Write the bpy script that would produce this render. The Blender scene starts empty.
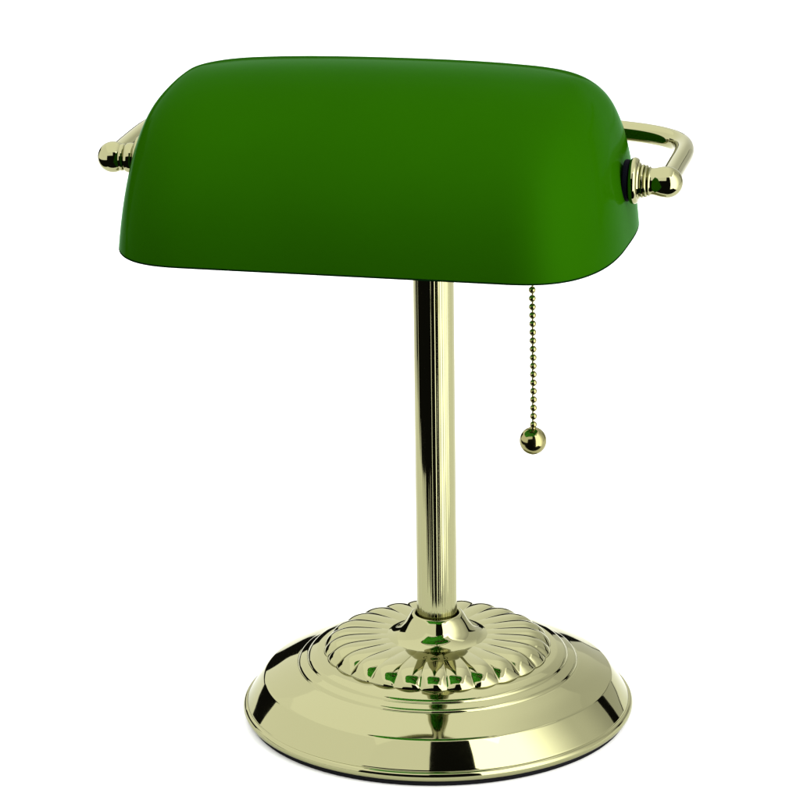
import bpy, bmesh, math, random
from mathutils import Vector, Matrix
import numpy as np

random.seed(7)
MM = 0.001
PI = math.pi
scene = bpy.context.scene
COL = scene.collection

# ------------------------------------------------------------------ helpers
def mat_new(name):
    m = bpy.data.materials.new(name)
    m.use_nodes = True
    nt = m.node_tree
    return m, nt, nt.nodes['Principled BSDF']

def link_mesh(name, verts, faces, mats, parent=None, smooth=True, face_mats=None, sharp=None):
    me = bpy.data.meshes.new(name)
    me.from_pydata([tuple(v) for v in verts], [], faces)
    bm = bmesh.new(); bm.from_mesh(me)
    bmesh.ops.remove_doubles(bm, verts=bm.verts, dist=1e-7)
    if face_mats is None:
        bmesh.ops.recalc_face_normals(bm, faces=bm.faces)
    bm.to_mesh(me); bm.free()
    for m in mats if isinstance(mats, (list, tuple)) else [mats]:
        me.materials.append(m)
    if face_mats is not None:
        for p, k in zip(me.polygons, face_mats):
            p.material_index = k
    for p in me.polygons:
        p.use_smooth = smooth
    if sharp:
        me.set_sharp_from_angle(angle=math.radians(sharp))
    o = bpy.data.objects.new(name, me)
    COL.objects.link(o)
    if parent is not None:
        o.parent = parent
    return o

def fillet(pts, rad=0.4, n=5):
    """round the corners of an open (r, z) polyline"""
    pts = [np.array(p, float) for p in pts]
    out = [pts[0]]
    for i in range(1, len(pts) - 1):
        p0, p1, p2 = pts[i - 1], pts[i], pts[i + 1]
        r = rad[i] if isinstance(rad, dict) and i in rad else (rad.get('d', .4) if isinstance(rad, dict) else rad)
        a, b = p0 - p1, p2 - p1
        la, lb = np.linalg.norm(a), np.linalg.norm(b)
        d = min(r, la * .48, lb * .48)
        q0, q2 = p1 + a / la * d, p1 + b / lb * d
        for k in range(n + 1):
            t = k / n
            out.append((1 - t) ** 2 * q0 + 2 * t * (1 - t) * p1 + t * t * q2)
    out.append(pts[-1])
    return out

def spline(pts, n=8):
    """Catmull-Rom through points"""
    P = [np.array(p, float) for p in pts]
    P = [2 * P[0] - P[1]] + P + [2 * P[-1] - P[-2]]
    out = []
    for i in range(1, len(P) - 2):
        for k in range(n):
            t = k / n
            a, b, c, d = P[i - 1:i + 3]
            out.append(.5 * ((2 * b) + (-a + c) * t + (2 * a - 5 * b + 4 * c - d) * t * t + (-a + 3 * b - 3 * c + d) * t ** 3))
    out.append(P[-2])
    return out

def lathe(profile, seg=192, axis='z', cap_start=False, cap_end=False):
    """profile of (r, h) in mm -> verts, faces (metres)"""
    v, f = [], []
    for (r, h) in profile:
        for k in range(seg):
            a = 2 * PI * k / seg
            x, y = r * math.cos(a), r * math.sin(a)
            p = (x, y, h) if axis == 'z' else (h, x, y)
            v.append(tuple(c * MM for c in p))
    n = len(profile)
    for i in range(n - 1):
        for k in range(seg):
            k2 = (k + 1) % seg
            f.append((i * seg + k, i * seg + k2, (i + 1) * seg + k2, (i + 1) * seg + k))
    if cap_start:
        f.append(tuple(range(seg))[::-1])
    if cap_end:
        f.append(tuple((n - 1) * seg + k for k in range(seg)))
    return v, f

def tube(path, radii, seg=32):
    """tube along a path (mm)"""
    path = [Vector(p) for p in path]
    v, f = [], []
    n = len(path)
    t0 = (path[1] - path[0]).normalized()
    side = t0.orthogonal().normalized()
    for i, p in enumerate(path):
        t = (path[min(i + 1, n - 1)] - path[max(i - 1, 0)]).normalized()
        side = (side - t * side.dot(t)).normalized()
        b = t.cross(side)
        r = radii[i] if isinstance(radii, (list, tuple)) else radii
        for k in range(seg):
            a = 2 * PI * k / seg
            v.append((p + side * (r * math.cos(a)) + b * (r * math.sin(a))) * MM)
    for i in range(n - 1):
        for k in range(seg):
            k2 = (k + 1) % seg
            f.append((i * seg + k, i * seg + k2, (i + 1) * seg + k2, (i + 1) * seg + k))
    f.append(tuple(range(seg))[::-1]); f.append(tuple((n - 1) * seg + k for k in range(seg)))
    return v, f

# ------------------------------------------------------------------ materials
BR = (0.254, 0.250, 0.132)
def brass(name, color=BR, rough=0.04, streak=0.0, edge=(0.80, 0.80, 0.72)):
    m, nt, b = mat_new(name)
    N, L = nt.nodes, nt.links
    b.inputs['Metallic'].default_value = 1.0
    b.inputs['Base Color'].default_value = (*color, 1)
    b.inputs['Specular Tint'].default_value = (*edge, 1)
    tc = N.new('ShaderNodeTexCoord')
    # faint polishing haze: roughness varies a little over the metal
    nz = N.new('ShaderNodeTexNoise'); nz.inputs['Scale'].default_value = 60; nz.inputs['Detail'].default_value = 4
    L.new(tc.outputs['Object'], nz.inputs['Vector'])
    mr = N.new('ShaderNodeMapRange'); mr.inputs['From Min'].default_value = .3; mr.inputs['From Max'].default_value = .7
    mr.inputs['To Min'].default_value = rough * .6; mr.inputs['To Max'].default_value = rough * 1.5
    L.new(nz.outputs['Fac'], mr.inputs['Value']); L.new(mr.outputs['Result'], b.inputs['Roughness'])
    # very shallow waviness of pressed and plated sheet
    wv = N.new('ShaderNodeTexNoise'); wv.inputs['Scale'].default_value = 90; wv.inputs['Detail'].default_value = 1
    bp = N.new('ShaderNodeBump'); bp.inputs['Strength'].default_value = .03; bp.inputs['Distance'].default_value = .0006
    if streak:
        # drawn tube: fine lines that run along the tube
        mp = N.new('ShaderNodeMapping'); mp.inputs['Scale'].default_value = (1, 1, .012)
        L.new(tc.outputs['Object'], mp.inputs['Vector']); L.new(mp.outputs['Vector'], wv.inputs['Vector'])
        wv.inputs['Scale'].default_value = 420; wv.inputs['Detail'].default_value = 2
        bp.inputs['Strength'].default_value = streak; bp.inputs['Distance'].default_value = .0006
    else:
        L.new(tc.outputs['Object'], wv.inputs['Vector'])
    L.new(wv.outputs['Fac'], bp.inputs['Height']); L.new(bp.outputs['Normal'], b.inputs['Normal'])
    return m

M_BRASS = brass('polished_brass')
M_POLE = brass('drawn_brass_tube', rough=.05, streak=.10)
M_CHAIN = brass('chain_brass', color=(.20, .185, .08), rough=.10)

def green_glass():
    m, nt, b = mat_new('green_satin_glass')
    N, L = nt.nodes, nt.links
    tc = N.new('ShaderNodeTexCoord')
    nz = N.new('ShaderNodeTexNoise'); nz.inputs['Scale'].default_value = 14; nz.inputs['Detail'].default_value = 3
    L.new(tc.outputs['Object'], nz.inputs['Vector'])
    cr = N.new('ShaderNodeValToRGB')
    cr.color_ramp.elements[0].position = .35; cr.color_ramp.elements[0].color = (.0102, .0610, .0002, 1)
    cr.color_ramp.elements[1].position = .65; cr.color_ramp.elements[1].color = (.0107, .0650, .0002, 1)
    L.new(nz.outputs['Fac'], cr.inputs['Fac']); L.new(cr.outputs['Color'], b.inputs['Base Color'])
    b.inputs['Roughness'].default_value = .50
    b.inputs['Specular IOR Level'].default_value = 0.0
    gl = N.new('ShaderNodeBsdfGlossy'); gl.inputs['Color'].default_value = (.25, .46, .27, 1); gl.inputs['Roughness'].default_value = .10
    fr = N.new('ShaderNodeFresnel'); fr.inputs['IOR'].default_value = 1.034
    mx = N.new('ShaderNodeMixShader')
    # light scattered inside the satin glass comes back in a broad lobe round the mirror direction
    sc = N.new('ShaderNodeBsdfGlossy'); sc.inputs['Roughness'].default_value = .62
    L.new(cr.outputs['Color'], sc.inputs['Color'])
    m0 = N.new('ShaderNodeMixShader'); m0.inputs['Fac'].default_value = .26
    L.new(b.outputs['BSDF'], m0.inputs[1]); L.new(sc.outputs['BSDF'], m0.inputs[2])
    L.new(fr.outputs['Fac'], mx.inputs['Fac']); L.new(m0.outputs['Shader'], mx.inputs[1]); L.new(gl.outputs['BSDF'], mx.inputs[2])
    L.new(mx.outputs['Shader'], N['Material Output'].inputs['Surface'])
    fn = N.new('ShaderNodeTexNoise'); fn.inputs['Scale'].default_value = 900; fn.inputs['Detail'].default_value = 2
    L.new(tc.outputs['Object'], fn.inputs['Vector'])
    bp = N.new('ShaderNodeBump'); bp.inputs['Strength'].default_value = .05; bp.inputs['Distance'].default_value = .0003
    L.new(fn.outputs['Fac'], bp.inputs['Height'])
    for q in (b, gl, fr, sc):
        L.new(bp.outputs['Normal'], q.inputs['Normal'])
    return m
M_GREEN = green_glass()
M_LIT_INSIDE, _nt, _b = mat_new('lit_through_inside')
_b.inputs['Base Color'].default_value = (.11, .62, .05, 1); _b.inputs['Roughness'].default_value = .35  # bright green: light passing through the glass is painted into this colour
M_RIM, _nt, _b = mat_new('shadowed_glass_rim')
_b.inputs['Base Color'].default_value = (.002, .012, .002, 1); _b.inputs['Roughness'].default_value = .7; _b.inputs['Specular IOR Level'].default_value = 0  # near black: shadow on the down-facing edge put into the colour
M_RUBBER, _nt, _b = mat_new('black_rubber')
_b.inputs['Base Color'].default_value = (.002, .002, .004, 1); _b.inputs['Roughness'].default_value = .7; _b.inputs['Specular IOR Level'].default_value = .02
M_FELT, _nt, _b = mat_new('black_felt')
_b.inputs['Base Color'].default_value = (.006, .006, .007, 1); _b.inputs['Roughness'].default_value = .95
_b.inputs['Specular IOR Level'].default_value = .1

# ------------------------------------------------------------------ white tabletop
m, nt, b = mat_new('white_sheet')
b.inputs['Base Color'].default_value = (.95, .95, .95, 1)
b.inputs['Roughness'].default_value = .9
b.inputs['Specular IOR Level'].default_value = 0.0
GT = 18
outline = [(-300, -146), (900, -146), (1300, 400), (1300, 2700), (-1300, 2700), (-1050, 800), (-520, 250), (-400, 60)]
gn = len(outline)
gv = [(x * MM, y * MM, z * MM) for z in (-GT, 0) for (x, y) in outline]
gf = [tuple(range(gn))[::-1], tuple(range(gn, 2 * gn))] + [(k, (k + 1) % gn, gn + (k + 1) % gn, gn + k) for k in range(gn)]
ground = link_mesh('ground', gv, gf, m, smooth=False)
ground['kind'] = 'structure'

# ------------------------------------------------------------------ the lamp
lamp = bpy.data.objects.new('desk_lamp', None)
COL.objects.link(lamp)
lamp['label'] = 'polished brass desk lamp with green glass shade and beaded pull chain on white'
lamp['category'] = 'desk lamp'

# --- base: one spun brass plate
prof = fillet([(84.0, 2.0), (87.0, 2.2), (88.5, 3.4), (88.9, 5.0), (88.4, 6.4), (87.5, 7.05), (86.9, 7.05), (86.7, 7.6),
               (83.2, 13.1), (79.25, 18.5), (78.6, 18.95), (71.5, 22.25), (64.3, 24.75), (63.55, 24.95), (63.3, 25.6), (62.6, 26.35),
               (59.9, 27.35), (59.15, 27.65), (58.8, 28.4), (57.9, 29.15), (54.6, 30.25), (50.0, 31.0), (46.0, 30.6)],
              {'d': .5, 1: .8, 8: 3.0, 11: 5, 9: .45, 10: .45, 12: .3, 13: .3, 16: .3, 17: .3}, 4)
v, f = lathe(prof, 256)
base = link_mesh('base', v, f, M_BRASS, lamp)

v, f = lathe(fillet([(60, 0), (85.9, 0), (86.2, .3), (86.2, 2.3), (80, 2.3)], .25, 3), 192)
link_mesh('felt_pad', v, f, M_FELT, base)

# fluted dome: NF lobes, round on top and pinched in between
NF = 26
ridge = spline([(20.5, 37.55), (24, 37.75), (32, 38.0), (39, 37.9), (43.5, 37.4), (47.3, 36.0), (50.0, 33.9), (51.5, 31.8), (51.8, 30.2)], 6)
groov = spline([(20.5, 37.54), (24, 37.64), (32, 37.65), (38.6, 37.38), (42.8, 36.65), (46.2, 35.1), (48.8, 33.0), (50.5, 31.3), (50.9, 30.0)], 6)
SEG = NF * 20
v, f = [], []
off = PI / NF
for i in range(len(ridge)):
    for k in range(SEG):
        u = (k % 20) / 20.0
        w = max(0.0, 1 - (2 * u - 1) ** 2) ** .95
        p = groov[i] * (1 - w) + ridge[i] * w
        a = 2 * PI * k / SEG - PI / 2 + math.radians(4.8)
        v.append((p[0] * math.cos(a) * MM, p[0] * math.sin(a) * MM, p[1] * MM))
for i in range(len(ridge) - 1):
    for k in range(SEG):
        k2 = (k + 1) % SEG
        f.append((i * SEG + k, i * SEG + k2, (i + 1) * SEG + k2, (i + 1) * SEG + k))
link_mesh('fluted_dome', v, f, M_BRASS, base, sharp=60)

# flared collar round the foot of the pole
prof = spline([(24.6, 37.2), (22.6, 37.7), (20.0, 38.55), (17.25, 40.35), (15.05, 42.9), (13.15, 45.8), (12.05, 47.35), (11.25, 48.13), (10.5, 48.35), (9.9, 47.9), (9.5, 46.5)], 6)
v, f = lathe(prof, 128)
link_mesh('collar', v, f, M_BRASS, base)

# --- pole
ZK = 282.07                                   # height of the pivot line
rng = random.Random(11)
waves = [(n, rng.uniform(0, 2 * PI), g) for n, g in ((11, .012), (17, .016), (23, .022), (31, .036), (47, .045), (71, .050))]
POLE_SEG = 1800
lines = []
ang = -178.0
while ang < 180:                                # fine scribed die lines, unevenly spaced
    ang += rng.choice((3.5, 5, 6.5, 9, 13, 17))
    lines.append((math.radians(ang), math.radians(rng.uniform(.7, 1.7)), rng.choice((-1, -1, 1)) * rng.uniform(.0018, .0050)))
pv, pf = [], []
pp = [(9.04, 40), (9.04, 120), (9.04, 200), (9.04, ZK + 4), (8.2, ZK + 6.5), (5.5, ZK + 8.5), (0.01, ZK + 9.2)]
lines += [(math.radians(d), math.radians(w), h) for d, w, h in ((-104, 1.1, .008), (-98, .9, -.010), (-88.5, 1.0, .011), (-74, .9, -.008), (-66, .8, .009), (-57, 1.0, -.009), (-45, 1.0, .008))]
ripple = []
for k in range(POLE_SEG):
    a = 2 * PI * k / POLE_SEG
    t = sum(g / n * math.sin(n * a + p) for n, p, g in waves)
    for c, w, d in lines:
        da = (a - c + PI) % (2 * PI) - PI
        if abs(da) < 4 * w:
            t += d * math.exp(-(da / w) ** 2)
    ripple.append(t)
for r, z in pp:
    for k in range(POLE_SEG):
        a = 2 * PI * k / POLE_SEG
        rr = r * (1 + ripple[k])      # faint die lines run the length of the tube
        pv.append((rr * math.cos(a) * MM, rr * math.sin(a) * MM, z * MM))
for i in range(len(pp) - 1):
    for k in range(POLE_SEG):
        k2 = (k + 1) % POLE_SEG
        pf.append((i * POLE_SEG + k, i * POLE_SEG + k2, (i + 1) * POLE_SEG + k2, (i + 1) * POLE_SEG + k))
v, f = pv, pf
pole = link_mesh('pole', v, f, M_POLE, lamp, sharp=60)

# --- frame of the shade: local x along the pivot line, y backwards, z up
PSI, Q = 0.2079, 92.36
RZ = Matrix.Rotation(-PSI, 4, 'Z')
bk = Vector((math.sin(PSI), math.cos(PSI), 0))
PIV = -bk * Q + Vector((0, 0, ZK))
FR = Matrix.Translation(PIV * MM) @ RZ

# --- yoke: bowed brass rod
half = [(118.4, 0), (118.4, 22), (118.5, 38), (118.1, 48), (116.4, 56.5), (112.8, 63.5), (107.0, 69.0), (99, 73.4), (89, 76.6), (70, 81.2), (45, 86.5), (20, 91), (0, 92.3)]
left = [(118.3, 0), (117.4, 22), (116.5, 38), (115.2, 48), (112.6, 56.5), (108.4, 63.5), (102.5, 69.0), (95, 73.2), (86, 76.6), (70, 80.8), (45, 86.5), (20, 91)]
path = spline([(x, y, 0) for x, y in half] + [(-x, y, 0) for x, y in left[::-1]], 6)      # bent by hand: the two arms are not quite alike
v, f = tube(path, 4.25, 40)
yoke = link_mesh('yoke', v, f, M_BRASS, lamp)
yoke.matrix_local = FR

# --- shade: green glass, its inside coloured brighter for light coming through
B, H, RX, RY, EX, HP, TAU, XO, NE, YO, S2, S4 = (77.5251, 72.0931, 39.1093, 75.2357, 2.7104, 26.0598, -0.0529, -1.0517,
    2.2497, -4.6539, 3.126, 6.5686)
S1 = 1.0978                                                     # hand-blown: the crown leans a millimetre to one side
TK = np.array([0, .2, .4, .6, .75, .88, 1.0])
AK = np.array([104.6927, 101.7492, 98.2197, 93.2, 87.45, 82.2, 76.0])   # half length up the shade
AM = np.gradient(AK, TK)
def half_len(t):
    i = min(max(int(np.searchsorted(TK, t, side='right')) - 1, 0), len(TK) - 2)
    h = TK[i + 1] - TK[i]; u = (t - TK[i]) / h
    return ((2 * u ** 3 - 3 * u ** 2 + 1) * AK[i] + (u ** 3 - 2 * u ** 2 + u) * h * AM[i] + (-2 * u ** 3 + 3 * u ** 2) * AK[i + 1]
            + (u ** 3 - u ** 2) * h * AM[i + 1])

def rrect(a, b, rx, ry, ex, n=30, flat=10):
    pts = []
    cs = ((a - rx, b - ry, 0), (-(a - rx), b - ry, 1), (-(a - rx), -(b - ry), 2), (a - rx, -(b - ry), 3))
    for cx, cy, s in cs:
        for k in range(n):
            u = PI / 2 * k / (n - 1)
            # superelliptic corner, points at even angles
            c, si = math.cos(u + s * PI / 2), math.sin(u + s * PI / 2)
            if abs(c) < 1e-9: c = 0.0
            if abs(si) < 1e-9: si = 0.0
            q = (abs(c) ** ex + abs(si) ** ex) ** (1 / ex)
            pts.append((cx + rx * c / q, cy + ry * si / q))
    out = []
    m = len(pts)
    for i in range(m):
        out.append(pts[i])
        if i % n == n - 1:
            p, q = pts[i], pts[(i + 1) % m]
            fl = flat if (i // n) % 2 == 0 else 2
            for k in range(1, fl):
                t = k / fl
                out.append((p[0] * (1 - t) + q[0] * t, p[1] * (1 - t) + q[1] * t))
    return out

def shade_levels(inset, n_lv=64):
    lv = []
    Hh = H - inset
    for i in range(n_lv + 1):
        t = i / n_lv
        ph = t * PI / 2
        z = Hh * math.sin(ph) ** (2 / NE) if i else 0.0
        k = max(0.0, math.cos(ph)) ** (2 / NE) if i < n_lv else 0.0
        b = (B - inset) * k
        a = half_len(t) - inset
        lv.append([(x, y + YO, z - HP - (z / Hh) ** 2 * (S2 * (abs(x) / AK[0]) ** 2 + S4 * (abs(x) / AK[0]) ** 4 - S1 * x / AK[0]))
                   for x, y in rrect(a, b, RX * min(1, .5 + .5 * k), RY * k * (1 - inset / B), EX)])
    return lv
outer, inner = shade_levels(0), shade_levels(3.2)
npt = len(outer[0])
# the cut edge is ground and fire polished: a narrow band, coloured dark for the shadow where it turns under
z1 = outer[1][0][2] - outer[0][0][2]
outer.insert(1, [tuple(p + (q - p) * (.75 / z1) for p, q in zip(a_, b_)) for a_, b_ in zip(outer[0], outer[1])])
rim = [[(o[0] * (1 - t) + q[0] * t, o[1] * (1 - t) + q[1] * t, o[2] - dz) for o, q in zip(outer[0], inner[0])]
       for t, dz in ((.12, .12), (.35, .22), (.65, .22), (.88, .12))]
rows = outer[::-1] + rim + inner
kinds = [0] * (len(outer) - 2) + [2] * (len(rim) + 2) + [1] * (len(inner) - 1)
ct, st = math.cos(TAU), math.sin(TAU)
def tilt(p):
    x, y, z = p
    return ((x + XO) * MM, (y * ct - z * st) * MM, (y * st + z * ct) * MM)
bm = bmesh.new()
vr = [[bm.verts.new(tilt(p)) for p in r] for r in rows]
for i in range(len(rows) - 1):
    for k in range(npt):
        k2 = (k + 1) % npt
        fc = bm.faces.new((vr[i][k], vr[i][k2], vr[i + 1][k2], vr[i + 1][k]))
        fc.material_index = kinds[i]; fc.smooth = True
bmesh.ops.remove_doubles(bm, verts=bm.verts, dist=2e-6)
bmesh.ops.recalc_face_normals(bm, faces=bm.faces)
me = bpy.data.meshes.new('shade')
bm.to_mesh(me); bm.free()
for mm in (M_GREEN, M_LIT_INSIDE, M_RIM):
    me.materials.append(mm)
shade = bpy.data.objects.new('shade', me)
COL.objects.link(shade); shade.parent = lamp; shade.matrix_local = FR

# --- pivot knobs: turned brass finials, one at each end of the shade
XW, XWL = 100.0, 101.4                                     # where the end wall of the shade meets the pivot line
prof_knob = ([(2.0, -5.0), (2.0, 3.0), (8.1, 3.0)] + [(8.2 + 1.5 * math.sin(t * PI / 10) , 3.0 + 1.75 * (1 - math.cos(t * PI / 10))) for t in range(0, 11)]
             + [(7.6, 6.6), (7.3, 7.2), (6.4, 7.5)])
prof_knob += [(6.9, 7.9), (7.0, 8.3), (6.8, 8.8), (6.1, 9.0), (6.6, 9.3), (6.75, 9.8), (6.5, 10.2), (5.8, 10.4), (6.0, 10.8), (6.2, 11.2),
              (5.75, 11.5), (5.55, 12.0), (5.6, 12.9), (5.85, 14.0), (6.15, 15.2), (6.4, 16.6)]
prof_short = [p for p in prof_knob[:15]] + [(6.0, 7.8), (6.3, 8.4), (6.4, 9.4), (6.3, 10.4), (5.9, 11.2), (5.2, 11.5), (5.6, 11.9), (5.85, 12.6),
              (5.75, 13.4), (5.3, 13.8), (4.9, 14.0), (5.2, 14.3), (5.35, 14.7)]
def add_ball(prof, r, a0, ball_c):
    for t in range(0, 19):
        a = a0 + t / 18 * (PI / 2 - a0)
        prof.append((r * math.cos(a) + 1e-3, ball_c + r * math.sin(a)))
add_ball(prof_knob, 6.5, -.12, 118.4 - XW)
add_ball(prof_short, 6.6, -.60, 118.4 - XWL - .1)
def make_knob(sign):
    v, f = lathe(prof_knob if sign > 0 else prof_short, 96, axis='x')
    k = link_mesh('pivot_knob', v, f, M_BRASS, lamp, sharp=45)
    ring = fillet([(2.2, .45), (8.3, .45), (8.7, .9), (8.7, 2.4), (8.3, 2.95), (2.2, 2.95)], .3, 3)
    v, f = lathe(ring, 96, axis='x')
    w = link_mesh('rubber_washer', v, f, M_RUBBER, k)
    k.matrix_local = FR @ Matrix.Translation(((XW if sign > 0 else -XWL) * MM, 0, 0)) @ (Matrix.Rotation(PI, 4, 'Z') if sign < 0 else Matrix.Identity(4))
    return k
make_knob(1); make_knob(-1)

# --- lamp socket inside the shade: carried by the yoke, the chain hangs from it
CHX = 61.8
prof = fillet([(0.01, 0), (8, 0), (9.5, 2), (9.5, 14), (15, 20), (16.5, 24), (16.5, 66), (14.5, 70), (12.8, 71), (12.8, 84), (11, 85), (11, 72), (0.01, 72)], 1.0, 3)
v, f = lathe(prof, 64, axis='x')
sock = link_mesh('socket', v, f, M_BRASS, lamp, sharp=45)
sock.matrix_local = FR @ Matrix.Translation((4 * MM, 0, 4 * MM))
v, f = tube([(8, 0, 4), (4, 4, 4), (1, 14, 2), (0, 40, 0), (0, 90, 0)], 4.0, 24)
arm = link_mesh('socket_arm', v, f, M_BRASS, sock)
arm.matrix_local = Matrix.Translation((-4 * MM, 0, -4 * MM))

# --- pull chain
ZB = 165.9 - ZK                               # centre of the pull ball below the pivot line
BALL = 5.75
bv, bf = [], []
def add_sphere(c, r, seg, rings):
    o0 = len(bv)
    for i in range(rings + 1):
        t = PI * i / rings
        for k in range(seg):
            a = 2 * PI * k / seg
            bv.append(((c[0] + r * math.sin(t) * math.cos(a)) * MM, (c[1] + r * math.sin(t) * math.sin(a)) * MM, (c[2] + r * math.cos(t)) * MM))
    for i in range(rings):
        for k in range(seg):
            k2 = (k + 1) % seg
            bf.append((o0 + i * seg + k, o0 + (i + 1) * seg + k, o0 + (i + 1) * seg + k2, o0 + i * seg + k2))
z = ZB + BALL + 1.45
tops = []
while z < -14:
    add_sphere((CHX + .25 * math.sin(z * .05), 0, z), 1.52, 24, 14)
    tops.append(z); z += 3.72
v2, f2 = tube([(CHX, 0, ZB + BALL - .5), (CHX, 0, tops[-1] + 1.5)], .42, 10)
o0 = len(bv); bv += [tuple(p) for p in v2]; bf += [tuple(i + o0 for i in q) for q in f2]
chain = link_mesh('pull_chain', bv, bf, M_CHAIN, lamp, sharp=70)
chain.matrix_local = FR
bv, bf = [], []
prof = [(.9, BALL + .9), (1.1, BALL + .5), (1.3, BALL - .25)] + [(BALL * math.sin(t), BALL * 1.03 * math.cos(t)) for t in np.linspace(.26, PI - .25, 40)] + [(1.2, -BALL * 1.03), (.01, -BALL * 1.03)]
v, f = lathe(prof, 64)
ball = link_mesh('pull_ball', v, f, M_CHAIN, chain, sharp=50)
ball.matrix_local = Matrix.Translation((CHX * MM, 0, ZB * MM))

# ------------------------------------------------------------------ camera
D_, H_, F_, PAN, PIT, ROL = 1867.0866, 780.0443, 4414.8527, -0.0083, 0.3255, -0.0136
cd = bpy.data.cameras.new('camera'); cam = bpy.data.objects.new('camera', cd); COL.objects.link(cam)
fw = Vector((math.sin(PAN) * math.cos(PIT), math.cos(PAN) * math.cos(PIT), -math.sin(PIT)))
rt = Vector((math.cos(PAN), -math.sin(PAN), 0)); up = rt.cross(fw)
c, s = math.cos(ROL), math.sin(ROL)
rt2 = rt * c + up * s          # image x axis
up2 = -rt * s + up * c
mw = Matrix((( rt2.x, up2.x, -fw.x, 0), (rt2.y, up2.y, -fw.y, -D_ * MM), (rt2.z, up2.z, -fw.z, H_ * MM), (0, 0, 0, 1)))
cam.matrix_world = mw
cd.sensor_width = 36; cd.sensor_fit = 'HORIZONTAL'; cd.lens = F_ / 800 * 36
cd.clip_start = .05; cd.clip_end = 100
scene.camera = cam

# ------------------------------------------------------------------ studio lamps
def softbox(name, centre, target, sx, sy, radiance, ramp=None):
    """area lamp; radiance is what its face shows in a mirror, ramp = how the lit face falls off from one side to the other"""
    ld = bpy.data.lights.new(name, 'AREA'); ld.shape = 'RECTANGLE'; ld.size = sx; ld.size_y = sy
    ld.energy = radiance * PI * sx * sy
    o = bpy.data.objects.new(name, ld); COL.objects.link(o)
    if ramp:
        ld.use_nodes = True
        nt = ld.node_tree; N, L = nt.nodes, nt.links
        em = N.get('Emission') or N.new('ShaderNodeEmission')
        g = N.new('ShaderNodeNewGeometry'); sp = N.new('ShaderNodeSeparateXYZ'); cr = N.new('ShaderNodeValToRGB')
        L.new(g.outputs['Parametric'], sp.inputs[0]); L.new(sp.outputs['X'], cr.inputs['Fac'])
        cr.color_ramp.interpolation = 'EASE'
        el = cr.color_ramp.elements
        while len(el) < len(ramp): el.new(.5)
        for e, (p, v) in zip(el, ramp):
            e.position = p; e.color = (v, v, v, 1)
        L.new(cr.outputs['Color'], em.inputs['Strength'])
    c, t = Vector(centre), Vector(target)
    d = (t - c).normalized()
    o.matrix_world = Matrix.Translation(c) @ (Matrix.Identity(4) if d.z < -.999 else d.to_track_quat('-Z', 'Y').to_matrix().to_4x4())
    return o
def panel(name, p0, p1, z0, z1, radiance, ramp=None):
    """upright softbox from p0 to p1 (plan, m), z0..z1, facing the lamp"""
    p0, p1 = Vector(p0), Vector(p1)
    c = ((p0.x + p1.x) / 2, (p0.y + p1.y) / 2, (z0 + z1) / 2)
    d = (p1 - p0); n = Vector((-d.y, d.x)).normalized()
    if n.dot(-(p0 + p1)) < 0: n = -n
    return softbox(name, c, (c[0] + n.x, c[1] + n.y, c[2]), d.length, z1 - z0, radiance, ramp)

# a light tent: walls and ceiling meet edge to edge, with a slit in front for the camera
X0, X1, Y0, Y1, ZC, K = -1.20, 1.15, -1.20, 2.0, 1.60, 1.55
panel('softbox_left', (X0, Y0), (X0, .85), .02, ZC, 1.42 * K)
panel('softbox_left_rear', (X0, .85), (X0, Y1), .60, ZC, 1.45 * K)
panel('softbox_front_left', (-.127, Y0), (X0, Y0), .80, ZC, 1.40 * K)
panel('softbox_right_rear', (X1, .72), (X1, Y1), .60, ZC, .85 * K)
panel('softbox_right', (X1, Y0), (X1, .72), -.6, 1.95, 3.8 * K, ((0.0, 1.0), (.20, 1.0), (.70, .27), (1.0, .17)))
panel('softbox_front_right', (.52, Y0), (X1, Y0), -.6, 1.95, 3.8 * K)
panel('softbox_back', (X0, Y1), (X1, Y1), .42, ZC, 1.4 * K, ((0.0, .6), (.08, .6), (.5, .95), (1.0, 1.0)))
panel('softbox_back_low', (.42, Y1), (X1, Y1), .03, .42, .8 * K)
panel('softbox_back_right', (X1, Y1), (1.45, 1.22), .02, .55, .7 * K)
softbox('softbox_overhead', ((X0 + X1) / 2, (Y0 + Y1) / 2, ZC), ((X0 + X1) / 2, (Y0 + Y1) / 2, 0), X1 - X0, Y1 - Y0, 1.58 * K, ((0.0, 1.0), (.6, 1.0), (1.0, .58)))

w = bpy.data.worlds.new('World'); scene.world = w; w.use_nodes = True
w.node_tree.nodes['Background'].inputs['Color'].default_value = (.012, .012, .012, 1)
w.node_tree.nodes['Background'].inputs['Strength'].default_value = 1

scene.view_settings.view_transform = 'Standard'
scene.view_settings.look = 'None'
scene.view_settings.exposure = 0
scene.view_settings.gamma = 1
scene.render.engine = 'CYCLES'
scene.cycles.max_bounces = 12
